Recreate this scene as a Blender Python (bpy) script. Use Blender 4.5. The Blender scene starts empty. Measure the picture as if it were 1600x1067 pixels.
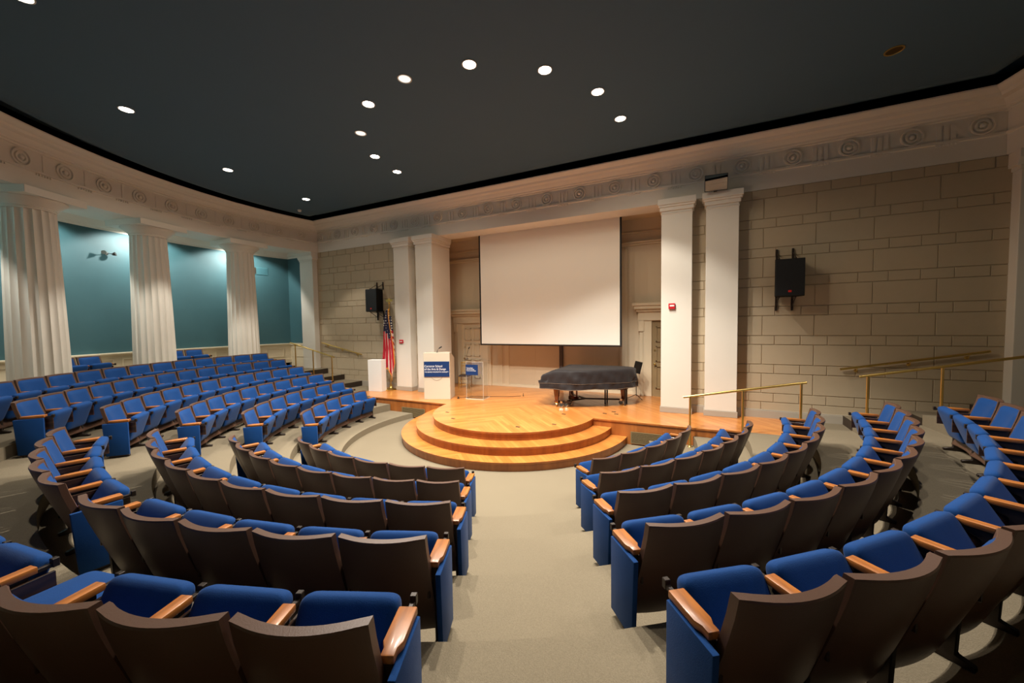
import bpy, bmesh, math, random
from math import sin, cos, pi, radians, sqrt, atan2, floor
from mathutils import Vector, Matrix
random.seed(7)
SC = bpy.context.scene
COL = SC.collection
YC = -0.96                      # centre of the seating arcs, ceiling and colonnade
STAGE = 0.533                   # stage deck height
CEIL = 6.95

# ------------------------------------------------------------------ materials
def srgb(r, g, b):
    f = lambda c: (c/255/12.92 if c/255 <= .04045 else ((c/255+.055)/1.055)**2.4)
    return (f(r), f(g), f(b), 1)

class NT:
    def __init__(s, name):
        s.m = bpy.data.materials.new(name); s.m.use_nodes = True
        s.t = s.m.node_tree; s.b = s.t.nodes['Principled BSDF']
    def n(s, typ, **kw):
        x = s.t.nodes.new(typ)
        for k, v in kw.items(): setattr(x, k, v)
        return x
    def l(s, a, b): s.t.links.new(a, b)
    def math(s, op, a, b=None):
        x = s.n('ShaderNodeMath', operation=op)
        for i, v in enumerate((a, b)):
            if v is None: continue
            if isinstance(v, (int, float)): x.inputs[i].default_value = v
            else: s.l(v, x.inputs[i])
        return x.outputs[0]
    def mix(s, fac, a, b):
        x = s.n('ShaderNodeMix', data_type='RGBA')
        if isinstance(fac, (int, float)): x.inputs[0].default_value = fac
        else: s.l(fac, x.inputs[0])
        for i, v in ((6, a), (7, b)):
            if isinstance(v, tuple): x.inputs[i].default_value = v
            else: s.l(v, x.inputs[i])
        return x.outputs[2]
    def bump(s, h, strength=.3, dist=.01):
        x = s.n('ShaderNodeBump'); x.inputs['Strength'].default_value = strength; x.inputs['Distance'].default_value = dist
        s.l(h, x.inputs['Height']); s.l(x.outputs[0], s.b.inputs['Normal'])

def simple(name, col, rough=.6, metal=0, noise=0, scale=40, bump=0, spec=.5, sheen=0, coat=0):
    k = NT(name); b = k.b
    b.inputs['Base Color'].default_value = col; b.inputs['Roughness'].default_value = rough
    b.inputs['Metallic'].default_value = metal; b.inputs['Specular IOR Level'].default_value = spec
    if sheen: b.inputs['Sheen Weight'].default_value = sheen
    if coat: b.inputs['Coat Weight'].default_value = coat
    if noise or bump:
        tc = k.n('ShaderNodeTexCoord'); nz = k.n('ShaderNodeTexNoise'); nz.inputs['Scale'].default_value = scale; nz.inputs['Detail'].default_value = 4
        k.l(tc.outputs['Object'], nz.inputs['Vector'])
        if noise:
            d = tuple(c*(1-noise) for c in col[:3])+(1,); u = tuple(min(1, c*(1+noise)) for c in col[:3])+(1,)
            k.l(k.mix(nz.outputs[0], d, u), b.inputs['Base Color'])
        if bump: k.bump(nz.outputs[0], bump, .004)
    return k.m

def wood(name, dark, light, axis='Y', scale=3, rough=.3, coat=.3):
    k = NT(name); tc = k.n('ShaderNodeTexCoord'); mp = k.n('ShaderNodeMapping')
    mp.inputs['Scale'].default_value = {'X': (1, 9, 9), 'Y': (9, 1, 9), 'Z': (9, 9, 1)}[axis]
    nz = k.n('ShaderNodeTexNoise'); nz.inputs['Scale'].default_value = scale; nz.inputs['Detail'].default_value = 6; nz.inputs['Distortion'].default_value = .6
    k.l(tc.outputs['Object'], mp.inputs[0]); k.l(mp.outputs[0], nz.inputs['Vector'])
    rp = k.n('ShaderNodeMapRange'); rp.inputs[1].default_value = .35; rp.inputs[2].default_value = .68; k.l(nz.outputs[0], rp.inputs[0])
    k.l(k.mix(rp.outputs[0], dark, light), k.b.inputs['Base Color'])
    k.b.inputs['Roughness'].default_value = rough; k.b.inputs['Coat Weight'].default_value = coat; k.b.inputs['Coat Roughness'].default_value = .15
    return k.m

def planks(name, dark, light, chevron=True, width=.083):
    k = NT(name); g = k.n('ShaderNodeNewGeometry'); sp = k.n('ShaderNodeSeparateXYZ'); k.l(g.outputs['Position'], sp.inputs[0])
    x, y = sp.outputs[0], sp.outputs[1]
    ax = k.math('ABSOLUTE', x) if chevron else x
    u = k.math('DIVIDE', k.math('ADD', k.math('MULTIPLY', y, .707), k.math('MULTIPLY', ax, .707)), width)
    v = k.math('SUBTRACT', k.math('MULTIPLY', y, .707), k.math('MULTIPLY', ax, .707))
    row = k.math('FLOOR', u); fr = k.math('FRACT', u)
    wn = k.n('ShaderNodeTexWhiteNoise', noise_dimensions='2D'); cb = k.n('ShaderNodeCombineXYZ')
    off = k.math('MULTIPLY', row, .377)
    k.l(row, cb.inputs[0]); k.l(k.math('FLOOR', k.math('DIVIDE', k.math('ADD', v, off), 1.1)), cb.inputs[1]); k.l(cb.outputs[0], wn.inputs[0])
    cb2 = k.n('ShaderNodeCombineXYZ'); k.l(k.math('MULTIPLY', u, 2.5), cb2.inputs[0]); k.l(k.math('MULTIPLY', v, 1.6), cb2.inputs[1]); k.l(wn.outputs[0], cb2.inputs[2])
    nz = k.n('ShaderNodeTexNoise'); nz.inputs['Scale'].default_value = 1.6; nz.inputs['Detail'].default_value = 5; k.l(cb2.outputs[0], nz.inputs['Vector'])
    f = k.math('ADD', k.math('MULTIPLY', wn.outputs[0], .55), k.math('MULTIPLY', nz.outputs[0], .5))
    c = k.mix(f, dark, light)
    gap = k.math('ADD', k.math('LESS_THAN', fr, .035), k.math('GREATER_THAN', fr, .965))
    c = k.mix(k.math('MULTIPLY', gap, .55), c, tuple(q*.35 for q in dark[:3])+(1,))
    k.l(c, k.b.inputs['Base Color']); k.b.inputs['Roughness'].default_value = .28; k.b.inputs['Coat Weight'].default_value = .25; k.b.inputs['Coat Roughness'].default_value = .12
    return k.m

def carpet_mat():
    k = NT('carpet_beige'); tc = k.n('ShaderNodeTexCoord')
    a = k.n('ShaderNodeTexNoise'); a.inputs['Scale'].default_value = 160; a.inputs['Detail'].default_value = 2
    b = k.n('ShaderNodeTexNoise'); b.inputs['Scale'].default_value = 1.1; b.inputs['Detail'].default_value = 5
    for q in (a, b): k.l(tc.outputs['Object'], q.inputs['Vector'])
    c1 = k.mix(a.outputs[0], srgb(106, 96, 79), srgb(152, 140, 118))
    k.l(k.mix(k.math('MULTIPLY', b.outputs[0], .45), c1, srgb(110, 98, 81)), k.b.inputs['Base Color'])
    k.b.inputs['Roughness'].default_value = .95; k.b.inputs['Specular IOR Level'].default_value = .1
    k.bump(a.outputs[0], .5, .006)
    return k.m

def emit(name, col, strength):
    k = NT(name); k.b.inputs['Base Color'].default_value = col
    k.b.inputs['Emission Color'].default_value = col; k.b.inputs['Emission Strength'].default_value = strength
    return k.m

def fabric(name, c0, c1, rough=.85, sheen=.06):
    k = NT(name); tc = k.n('ShaderNodeTexCoord')
    a = k.n('ShaderNodeTexNoise'); a.inputs['Scale'].default_value = 220; a.inputs['Detail'].default_value = 2
    b = k.n('ShaderNodeTexNoise'); b.inputs['Scale'].default_value = 6; b.inputs['Detail'].default_value = 3
    for q in (a, b): k.l(tc.outputs['Object'], q.inputs['Vector'])
    k.l(k.mix(k.math('ADD', k.math('MULTIPLY', a.outputs[0], .5), k.math('MULTIPLY', b.outputs[0], .5)), c0, c1), k.b.inputs['Base Color'])
    k.b.inputs['Roughness'].default_value = rough; k.b.inputs['Sheen Weight'].default_value = sheen; k.b.inputs['Specular IOR Level'].default_value = .2
    k.bump(k.math('ADD', k.math('MULTIPLY', a.outputs[0], .3), b.outputs[0]), .25, .01)
    return k.m

def grille_mat():
    k = NT('black_speaker_grille'); tc = k.n('ShaderNodeTexCoord'); v = k.n('ShaderNodeTexVoronoi'); v.inputs['Scale'].default_value = 90
    k.l(tc.outputs['Object'], v.inputs['Vector'])
    k.l(k.mix(v.outputs[0], srgb(5, 5, 6), srgb(14, 14, 15)), k.b.inputs['Base Color']); k.b.inputs['Roughness'].default_value = .6
    k.bump(v.outputs[0], .5, .004)
    return k.m

def canton_mat():
    k = NT('flag_blue_with_stars'); tc = k.n('ShaderNodeTexCoord'); v = k.n('ShaderNodeTexVoronoi'); v.inputs['Scale'].default_value = 11; v.inputs['Randomness'].default_value = .25
    k.l(tc.outputs['Object'], v.inputs['Vector'])
    k.l(k.mix(k.math('LESS_THAN', v.outputs[0], .27), srgb(28, 30, 62), srgb(225, 220, 210)), k.b.inputs['Base Color']); k.b.inputs['Roughness'].default_value = .7
    return k.m

def glass_mat():
    k = NT('clear_acrylic'); k.t.nodes.remove(k.b)
    tr = k.n('ShaderNodeBsdfTransparent'); tr.inputs[0].default_value = (.96, .97, .97, 1)
    gl = k.n('ShaderNodeBsdfGlossy'); gl.inputs['Roughness'].default_value = .06
    fr = k.n('ShaderNodeValue'); fr.outputs[0].default_value = .12
    mx = k.n('ShaderNodeMixShader'); k.l(fr.outputs[0], mx.inputs[0]); k.l(tr.outputs[0], mx.inputs[1]); k.l(gl.outputs[0], mx.inputs[2])
    k.l(mx.outputs[0], k.t.nodes['Material Output'].inputs[0]); return k.m

M = dict(
    carpet=carpet_mat(),
    deck=planks('stage_floor_planks', srgb(184, 106, 46), srgb(220, 150, 80)),
    tread=planks('step_tread_planks', srgb(178, 100, 42), srgb(214, 140, 70)),
    riser=wood('stage_riser_wood', srgb(152, 86, 36), srgb(176, 106, 48), 'Z', .8, .4),
    brick=simple('painted_block_wall', srgb(182, 165, 138), .7, noise=.05, scale=6, bump=.12),
    white=simple('white_painted_plaster', srgb(222, 216, 204), .55, noise=.02, scale=3),
    cream=simple('cream_painted_wood', srgb(220, 205, 176), .5),
    niche=simple('cream_niche_plaster', srgb(214, 198, 170), .6, noise=.03, scale=3),
    base=simple('grey_plinth_paint', srgb(170, 160, 145), .6),
    teal=simple('teal_wall_paint', srgb(60, 100, 108), .6, noise=.06, scale=2.5),
    ceil=simple('dark_slate_ceiling_paint', srgb(60, 88, 108), .75, noise=.03, scale=1.5),
    blue=fabric('royal_blue_upholstery', srgb(5, 50, 104), srgb(10, 68, 132)),
    shell=simple('brown_moulded_seat_back', srgb(88, 62, 48), .42, noise=.06, scale=150, bump=.15),
    arm=wood('armrest_oak', srgb(116, 62, 22), srgb(184, 112, 46), 'Y', 3, .42, .12),
    tablet=wood('tablet_board_walnut', srgb(38, 24, 18), srgb(78, 50, 34), 'Y', 3, .3, .3),
    steel=simple('dark_brown_steel', srgb(48, 38, 32), .45, .4),
    brass=simple('polished_brass', srgb(224, 190, 112), .28, 1),
    gold=simple('gold_painted_wood', srgb(190, 148, 70), .35, .6),
    black=simple('black_painted_metal', srgb(14, 14, 15), .5),
    grille=grille_mat(),
    cabinet=simple('black_speaker_cabinet', srgb(7, 7, 8), .7, spec=.2),
    red=simple('red_plastic', srgb(190, 24, 36), .35),
    redlogo=simple('red_logo_print', srgb(200, 40, 36), .4),
    screen=simple('matte_white_screen', srgb(238, 232, 220), .9, spec=.1),
    screenedge=simple('black_screen_border', srgb(18, 16, 16), .7),
    lectern=simple('pale_grey_laminate', srgb(200, 190, 170), .45),
    sign=simple('navy_blue_sign', srgb(14, 48, 98), .45),
    text=simple('white_sign_print', srgb(240, 240, 238), .6),
    seal=simple('grey_seal_line', srgb(150, 138, 120), .5),
    cover=fabric('charcoal_piano_cover', srgb(29, 25, 26), srgb(48, 43, 43), .6, .1),
    piping=simple('tan_cover_piping', srgb(120, 100, 80), .7),
    mahog=wood('mahogany_piano_leg', srgb(78, 34, 18), srgb(128, 62, 34), 'Z', 3, .25, .6),
    glass=glass_mat(), polished_edge=simple('polished_acrylic_edge', srgb(206, 198, 184), .3),
    chrome=simple('bright_metal', srgb(205, 205, 205), .2, 1),
    mirror=simple('mirror_glass', (.9, .9, .9, 1), .02, 1),
    flagred=simple('flag_red', srgb(178, 26, 44), .7), flagwhite=simple('flag_white', srgb(226, 208, 198), .7),
    canton=canton_mat(), fringe=simple('gold_fringe', srgb(226, 150, 44), .7, bump=.5, scale=200),
    vent=simple('dark_vent_metal', srgb(128, 110, 78), .5), ventblack=simple('vent_shadow_box', srgb(44, 37, 26), .8),
    door=simple('tan_painted_door', srgb(150, 128, 92), .5), cord=simple('brown_cable', srgb(70, 40, 24), .6),
    lamp_on=emit('lit_lamp_glass', (1, .93, .8, 1), 28), lamp_dim=emit('dim_lamp_glass', (.9, .95, .9, 1), .9),
    lamp_off=simple('unlit_lamp_reflector', srgb(120, 92, 50), .3, 1),
    lamp_cool=emit('cool_lamp_glass', (.9, 1, 1, 1), 20),
    trimring=simple('white_trim_ring', srgb(200, 198, 190), .4),
    nosing=simple('dark_stair_nosing', srgb(52, 40, 30), .6),
    vinyl=simple('dark_seat_pad', srgb(40, 22, 16), .5),
    white_plastic=simple('white_plastic', srgb(225, 225, 220), .4),
)

# ------------------------------------------------------------------ mesh builder
class MB:
    def __init__(s): s.v = []; s.f = []; s.m = []
    def add(s, vs, fs, mi=0, X=None):
        o = len(s.v); s.v += [tuple(X @ Vector(v)) if X else tuple(v) for v in vs]
        for f in fs: s.f.append(tuple(i+o for i in f)); s.m.append(mi)
        return s
    def box(s, x0, x1, y0, y1, z0, z1, mi=0, X=None):
        vs = [(x, y, z) for z in (z0, z1) for y in (y0, y1) for x in (x0, x1)]
        return s.add(vs, [(0, 2, 3, 1), (4, 5, 7, 6), (0, 1, 5, 4), (2, 6, 7, 3), (0, 4, 6, 2), (1, 3, 7, 5)], mi, X)
    def prism(s, poly, z0, z1, mi=0, mtop=None, X=None):
        n = len(poly); vs = [(x, y, z0) for x, y in poly]+[(x, y, z1) for x, y in poly]
        s.add(vs, [(i, (i+1) % n, (i+1) % n+n, i+n) for i in range(n)]+[tuple(range(n))[::-1]], mi, X)
        return s.add([(x, y, z1) for x, y in poly], [tuple(range(n))], mi if mtop is None else mtop, X)
    def prismx(s, poly, x0, x1, mi=0, X=None):       # poly in (y, z)
        n = len(poly); vs = [(x0, y, z) for y, z in poly]+[(x1, y, z) for y, z in poly]
        return s.add(vs, [(i, (i+1) % n, (i+1) % n+n, i+n) for i in range(n)]+[tuple(range(n))[::-1], tuple(range(n, 2*n))], mi, X)
    def lathe(s, prof, n=24, c=(0, 0, 0), mi=0, X=None, a0=0, a1=2*pi, caps=True):
        full = abs(a1-a0-2*pi) < 1e-6; k = n if full else n+1; vs = []; fs = []
        for i in range(k):
            a = a0+(a1-a0)*i/n
            vs += [(c[0]+r*cos(a), c[1]+r*sin(a), c[2]+z) for r, z in prof]
        p = len(prof)
        for i in range(n):
            j = (i+1) % k
            for q in range(p-1): fs.append((i*p+q, j*p+q, j*p+q+1, i*p+q+1))
        if full and caps:
            fs.append(tuple(i*p for i in range(k))[::-1]); fs.append(tuple(i*p+p-1 for i in range(k)))
        return s.add(vs, fs, mi, X)
    def arc(s, prof, a0, a1, n, mi=0, closed=True):   # profile (R, z) swept about the hall centre; a measured from -Y
        vs = []; fs = []; p = len(prof)
        for i in range(n+1):
            a = a0+(a1-a0)*i/n
            vs += [(r*sin(a), YC-r*cos(a), z) for r, z in prof]
        for i in range(n):
            for q in range(p if closed else p-1):
                w = (q+1) % p; fs.append((i*p+q, i*p+w, (i+1)*p+w, (i+1)*p+q))
        if closed: fs += [tuple(range(p))[::-1], tuple(range(n*p, n*p+p))]
        return s.add(vs, fs, mi)
    def tube(s, pts, r, n=10, mi=0, X=None):
        pts = [Vector(p) for p in pts]; vs = []; fs = []
        for i, p in enumerate(pts):
            t = (pts[min(i+1, len(pts)-1)]-pts[max(i-1, 0)]).normalized()
            u = t.cross(Vector((0, 0, 1)) if abs(t.z) < .9 else Vector((1, 0, 0))).normalized(); w = t.cross(u)
            rr = r[i] if isinstance(r, (list, tuple)) else r
            vs += [tuple(p+(u*cos(2*pi*k/n)+w*sin(2*pi*k/n))*rr) for k in range(n)]
        for i in range(len(pts)-1):
            for k in range(n): fs.append((i*n+k, i*n+(k+1) % n, (i+1)*n+(k+1) % n, (i+1)*n+k))
        fs += [tuple(range(n))[::-1], tuple(range((len(pts)-1)*n, len(pts)*n))]
        return s.add(vs, fs, mi, X)
    def grid(s, P, nu, nv, mi=0):                      # P(i, j) -> point
        o = [P(i, j) for i in range(nu) for j in range(nv)]
        return s.add(o, [(i*nv+j, (i+1)*nv+j, (i+1)*nv+j+1, i*nv+j+1) for i in range(nu-1) for j in range(nv-1)], mi)
    def obj(s, name, mats, parent=None, smooth=False, bev=None, loc=None, rz=0):
        me = bpy.data.meshes.new(name); me.from_pydata(s.v, [], s.f)
        mats = mats if isinstance(mats, (list, tuple)) else [mats]
        for q in mats: me.materials.append(q)
        for p, mi in zip(me.polygons, s.m): p.material_index = mi
        bm = bmesh.new(); bm.from_mesh(me)
        bmesh.ops.recalc_face_normals(bm, faces=bm.faces)
        if bev:
            bmesh.ops.remove_doubles(bm, verts=bm.verts, dist=1e-5)
            es = [e for e in bm.edges if len(e.link_faces) == 2 and e.calc_face_angle(0) > .6]
            bmesh.ops.bevel(bm, geom=es, offset=bev[0], segments=bev[1], affect='EDGES', profile=.5, clamp_overlap=True)
        bm.to_mesh(me); bm.free()
        if smooth:
            for p in me.polygons: p.use_smooth = True
            me.set_sharp_from_angle(angle=radians(smooth if smooth > 1 else 40))
        o = bpy.data.objects.new(name, me); COL.objects.link(o)
        if parent: o.parent = parent
        if loc: o.location = loc
        o.rotation_euler[2] = rz
        return o

def tag(o, label=None, cat=None, group=None, kind=None):
    for k, v in (('label', label), ('category', cat), ('group', group), ('kind', kind)):
        if v: o[k] = v
    return o
def thing(name, label, cat, loc=(0, 0, 0), rz=0, group=None):
    o = bpy.data.objects.new(name, None); COL.objects.link(o); o.empty_display_size = .1
    o.location = loc; o.rotation_euler[2] = rz
    return tag(o, label, cat, group)
def struct(o): o['kind'] = 'structure'; return o
def copy_tree(o, parent=None):
    kids = list(o.children); c = o.copy(); COL.objects.link(c)
    if parent: c.parent = parent
    for k in kids: copy_tree(k, c)
    return c
def pol(R, deg, z=0): a = radians(deg); return (R*sin(a), YC-R*cos(a), z)

# ------------------------------------------------------------------ camera
def make_camera():
    f, yaw, pit, rol = 589.285, 0.45389, -0.04722, -0.01435
    yaw, pit, rol = CAMP[0], CAMP[1], CAMP[2]
    cy, sy, cp, sp = cos(yaw), sin(yaw), cos(pit), sin(pit)
    F = Vector((-sy*cp, cy*cp, sp)); R0 = Vector((cy, sy, 0)); U0 = R0.cross(F)
    R = R0*cos(rol)+U0*sin(rol); U = U0*cos(rol)-R0*sin(rol)
    c = bpy.data.cameras.new('camera'); c.sensor_width = 36; c.lens = f*36/1600; c.clip_start = .05
    o = bpy.data.objects.new('camera', c); COL.objects.link(o)
    m = Matrix((R, U, -F)).transposed().to_4x4(); m.translation = Vector(CAMLOC); o.matrix_world = m
    SC.camera = o
CAMP = (0.45377, -0.04655, -0.01445); CAMLOC = (4.32715, -8.97712, 2.81738)
make_camera()

# ------------------------------------------------------------------ floor and tiers
TIER = [(3.50, .15), (4.38, .355), (5.24, .555), (6.10, .76), (6.98, .965), (7.90, 1.15), (8.85, 1.33)]
def floor_build():
    b = MB(); YF = -.1
    def lim(R): return pi-math.acos(min(1, max(-1, (YF-YC)/R))) if R > (YF-YC) else pi
    # ground disc (front floor), then each ring and its riser, cut at the line of the stage front
    def sector(R0, R1, z, lo=None):
        n = 96; vs = []; fs = []
        for i in range(n+1):
            for R in (R0, R1):
                L = lim(R); a = -L+2*L*i/n; vs.append((R*sin(a), YC-R*cos(a), z))
        fs = [(2*i, 2*i+1, 2*i+3, 2*i+2) for i in range(n)]
        b.add(vs, fs)
        if lo is not None:
            vs = []; L = lim(R0)
            for i in range(n+1):
                a = -L+2*L*i/n; vs += [(R0*sin(a), YC-R0*cos(a), lo), (R0*sin(a), YC-R0*cos(a), z)]
            b.add(vs, [(2*i, 2*i+2, 2*i+3, 2*i+1) for i in range(n)])
    b.add([(-12, -13, 0), (12, -13, 0), (12, 3.6, 0), (-12, 3.6, 0)], [(0, 1, 2, 3)])
    zs = [0]+[z for _, z in TIER]; Rs = [R for R, _ in TIER]+[12.0]
    for i in range(len(TIER)): sector(Rs[i], Rs[i+1], zs[i+1], zs[i])
    # side aisles along the stage wall: landing level with the stage, then the stairs
    for s in (-1, 1):
        x = [5.80, 7.22, 8.20, 9.15, 12.0]; z = [STAGE-.008, .72, .92, 1.12]
        for i in range(4):
            a, c = sorted((s*x[i], s*x[i+1]))
            b.add([(a, YF, z[i]), (c, YF, z[i]), (c, 1.5, z[i]), (a, 1.5, z[i])], [(0, 1, 2, 3)])
            zl = 0 if i == 0 else z[i-1]
            b.add([(s*x[i], YF, zl), (s*x[i], 1.5, zl), (s*x[i], 1.5, z[i]), (s*x[i], YF, z[i])], [(0, 1, 2, 3)], 1 if i else 0)
            b.add([(a, YF, 0), (c, YF, 0), (c, YF, 1.33), (a, YF, 1.33)][0:2]+[(c, YF, max(z[i], 0)), (a, YF, max(z[i], 0))], [(0, 1, 2, 3)], 1 if i else 0)
        # wall of the upper tiers beside the landing
        seg = [(6.05, .76), (6.93, .965), (7.86, 1.15), (8.81, 1.33), (12, 1.33)]
        for (x0, zz), (x1, _) in zip(seg, seg[1:]):
            b.add([(s*x0, YF, .3), (s*x1, YF, .3), (s*x1, YF, zz), (s*x0, YF, zz)], [(0, 1, 2, 3)], 1)
    return struct(b.obj('floor', [M['carpet'], M['nosing']]))
floor_build()

# ------------------------------------------------------------------ ceiling, entablature, walls
A_END = radians(104.5)
def ceiling_build():
    b = MB(); n = 120
    # flat field; its edge rolls up into a slot, shaped to darken the rim
    prof = [(8.62, CEIL), (8.85, CEIL+.012), (9.03, CEIL+.045), (9.18, CEIL+.11), (9.30, CEIL+.22), (9.34, CEIL+.40), (9.9, CEIL+.40)]
    def outline(off, z):
        out = []; R = off; yl = 1.02-(9.34-R)
        L = pi-math.acos(max(-1, min(1, (yl-YC)/R)))
        for i in range(n+1):
            a = -L+2*L*i/n; out.append((R*sin(a), YC-R*cos(a), z))
        return out
    rings = [outline(R, z) for R, z in prof]
    k = len(rings[0])
    b.add(rings[0], [tuple(range(k))])
    for A, B in zip(rings, rings[1:]):
        b.add(A+B, [(i, (i+1) % k, k+(i+1) % k, k+i) for i in range(k)])
    return struct(b.obj('ceiling', M['ceil'], smooth=30))
ceiling_build()

ENT = [(10.62, 5.82), (9.80, 5.82), (9.80, 6.19), (9.765, 6.20), (9.765, 6.245), (9.80, 6.25), (9.80, 6.62), (9.765, 6.63), (9.765, 6.66), (9.71, 6.67), (9.70, 6.70),
       (9.64, 6.73), (9.60, 6.78), (9.50, 6.80), (9.47, 6.85), (9.40, 6.87), (9.36, 6.90), (9.34, 6.92), (9.34, 6.945), (10.62, 6.97)]
def rosette(b, X, r=.175):
    prof = [(r, -.002), (r, .034), (r*.86, .038), (r*.83, .002), (r*.64, .002), (r*.61, .034), (r*.44, .034), (r*.41, .002), (r*.26, .004), (r*.2, .05), (r*.08, .065), (0.001, .066)]
    b.lathe(prof, 24, X=X, caps=False)
def triglyph(b, X, w=.30):
    for q in (-1, 0, 1): b.box(q*w/3-.034, q*w/3+.034, .235-.48, .6-.48, 0, .022, X=X)
    for q in range(6): b.box(-w/2+q*w/5.3, -w/2+q*w/5.3+.026, -.262, -.228, 0, .03, X=X)      # guttae under the taenia
def divider(b, X):                                                 # upright joint and its guttae between two rosettes
    b.box(-.012, .012, -.16, .20, 0, .014, X=X); b.box(.012, .40, -.16, .20, -.01, .005, X=X)
    for q in range(6): b.box(-.15+q*.052, -.15+q*.052+.026, -.262, -.228, 0, .03, X=X)
def entablature_build():
    b = MB(); b.arc(ENT, -A_END, A_END, 140)
    k = 4.83
    for i in range(-21, 22):
        deg = -57.35+k*i
        if abs(deg) > 102: continue
        for dd, fn in ((0, rosette), (k/2, divider)):
            a = radians(deg+dd)
            if abs(deg+dd) > 102: continue
            # local z -> towards the centre, local y -> up
            zc = Vector((-sin(a), cos(a), 0)); up = Vector((0, 0, 1)); xx = up.cross(zc)
            X = Matrix((xx, up, zc)).transposed().to_4x4(); X.translation = Vector((9.80*sin(a), YC-9.80*cos(a), 6.41))
            fn(b, X)
    struct(b.obj('trim_1', M['white'], smooth=35))
    b = MB()
    prof = [(1.5-(9.80-r) if r < 10 else 2.2, z) for r, z in ENT]
    b.prismx(prof, -9.85, 9.85)
    for i in range(-10, 11):
        x = -.565+.972*i
        for dx, fn in ((0, rosette), (.486, triglyph)):
            if abs(x+dx) > 9.5: continue
            X = Matrix(((1, 0, 0), (0, 0, -1), (0, 1, 0))).to_4x4(); X.translation = Vector((x+dx, 1.5, 6.42))
            fn(b, X)
    struct(b.obj('trim_2', M['white'], smooth=35))
entablature_build()

def block_wall(name, x0, x1, z0, first):
    b = MB(); g = .012; d = .018; ch = .007
    b.box(x0, x1, 1.5+d, 1.9, z0, 5.83)
    def block(a, c, lo, hi):
        a, c = max(a, x0), min(c, x1); lo = max(lo, z0)
        if c-a < .05 or hi-lo < .05: return
        a += g; c -= g; lo += g; hi -= g
        o = [(a-ch, 1.5+d, lo-ch), (c+ch, 1.5+d, lo-ch), (c+ch, 1.5+d, hi+ch), (a-ch, 1.5+d, hi+ch), (a, 1.5, lo), (c, 1.5, lo), (c, 1.5, hi), (a, 1.5, hi)]
        b.add(o, [(4, 5, 6, 7), (0, 1, 5, 4), (1, 2, 6, 5), (2, 3, 7, 6), (3, 0, 4, 7)])
    z = 5.82; small = True; k = 0
    while z > z0:
        h = .21 if small else .462; w = .485 if small else .97
        x = first-(w/2 if small else 0)-w*30
        while x < x1:
            block(x, x+w, z-h, z); x += w
        z -= h; small = not small
    return struct(b.obj(name, M['brick']))
block_wall('wall_stage_right', 3.9, 9.75, STAGE+.16, 6.69)
block_wall('wall_stage_left', -9.75, -3.9, STAGE+.16, -6.69)
for nm, s in (('baseboard_right', 1), ('baseboard_left', -1)):
    b = MB(); a, c = sorted((s*3.9, s*9.75))
    b.box(a, c, 1.47, 1.9, STAGE-.02, STAGE+.17); b.box(a, c, 1.485, 1.9, STAGE+.17, STAGE+.19)
    struct(b.obj(nm, M['base'], bev=(.006, 2)))

def gallery_build():
    b = MB(); Rw = 11.7; E = radians(102.2)
    b.arc([(Rw, 1.3), (Rw+.2, 1.3), (Rw+.2, 6.0), (Rw, 6.0)], -E, E, 120)
    for s in (-1, 1):
        xa, xb = sorted((s*10.37, s*11.6)); b.box(xa, xb, 1.5, 1.7, 1.1, 6.0)
    struct(b.obj('wall_gallery', M['teal'], smooth=20))
    b = MB()
    b.arc([(10.6, 5.94), (11.75, 5.94), (11.75, 6.0), (10.6, 6.0)], -A_END, A_END, 120)
    b.arc([(11.7, 5.72), (11.66, 5.72), (11.64, 5.77), (11.58, 5.80), (11.52, 5.90), (11.48, 5.94), (11.7, 5.94)], -E, E, 120)
    for s in (-1, 1):
        xa, xb = sorted((s*10.2, s*11.5))
        b.box(xa, xb, 1.40, 1.5, 5.80, 5.94); b.box(xa, xb, 1.46, 1.5, 5.72, 5.80)
    struct(b.obj('trim_3', M['white'], smooth=30))
    b = MB()   # wainscot: field, cap rail, base, framed panels
    b.arc([(11.7, 1.3), (11.67, 1.3), (11.67, 2.06), (11.7, 2.06)], -E, E, 120)
    b.arc([(11.7, 2.04), (11.64, 2.04), (11.63, 2.07), (11.60, 2.09), (11.60, 2.12), (11.7, 2.13)], -E, E, 120)
    b.arc([(11.7, 1.3), (11.64, 1.3), (11.64, 1.46), (11.7, 1.48)], -E, E, 120)
    for i in range(-23, 23):
        a0, a1 = radians(i*4.4+.55), radians(i*4.4+3.85)
        if max(abs(a0), abs(a1)) > E: continue
        for z0, z1 in ((1.56, 1.585), (1.915, 1.94)): b.arc([(11.67, z0), (11.65, z0), (11.65, z1), (11.67, z1)], a0, a1, 3)
        for q in (a0, a1-.0022): b.arc([(11.67, 1.56), (11.65, 1.56), (11.65, 1.94), (11.67, 1.94)], q, q+.0022, 1)
    for s in (-1, 1):
        xa, xb = sorted((s*10.2, s*11.5))
        b.box(xa, xb, 1.47, 1.5, 1.1, 2.06); b.box(xa, xb, 1.42, 1.5, 2.06, 2.13)
        for z0, z1 in ((1.56, 1.585), (1.915, 1.94)): b.box(s*10.93-.4, s*10.93+.4, 1.45, 1.47, z0, z1)
        for q in (-.4, .375): b.box(s*10.93+q, s*10.93+q+.025, 1.45, 1.47, 1.56, 1.94)
    struct(b.obj('trim_4', M['cream'], smooth=30))
gallery_build()

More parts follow.
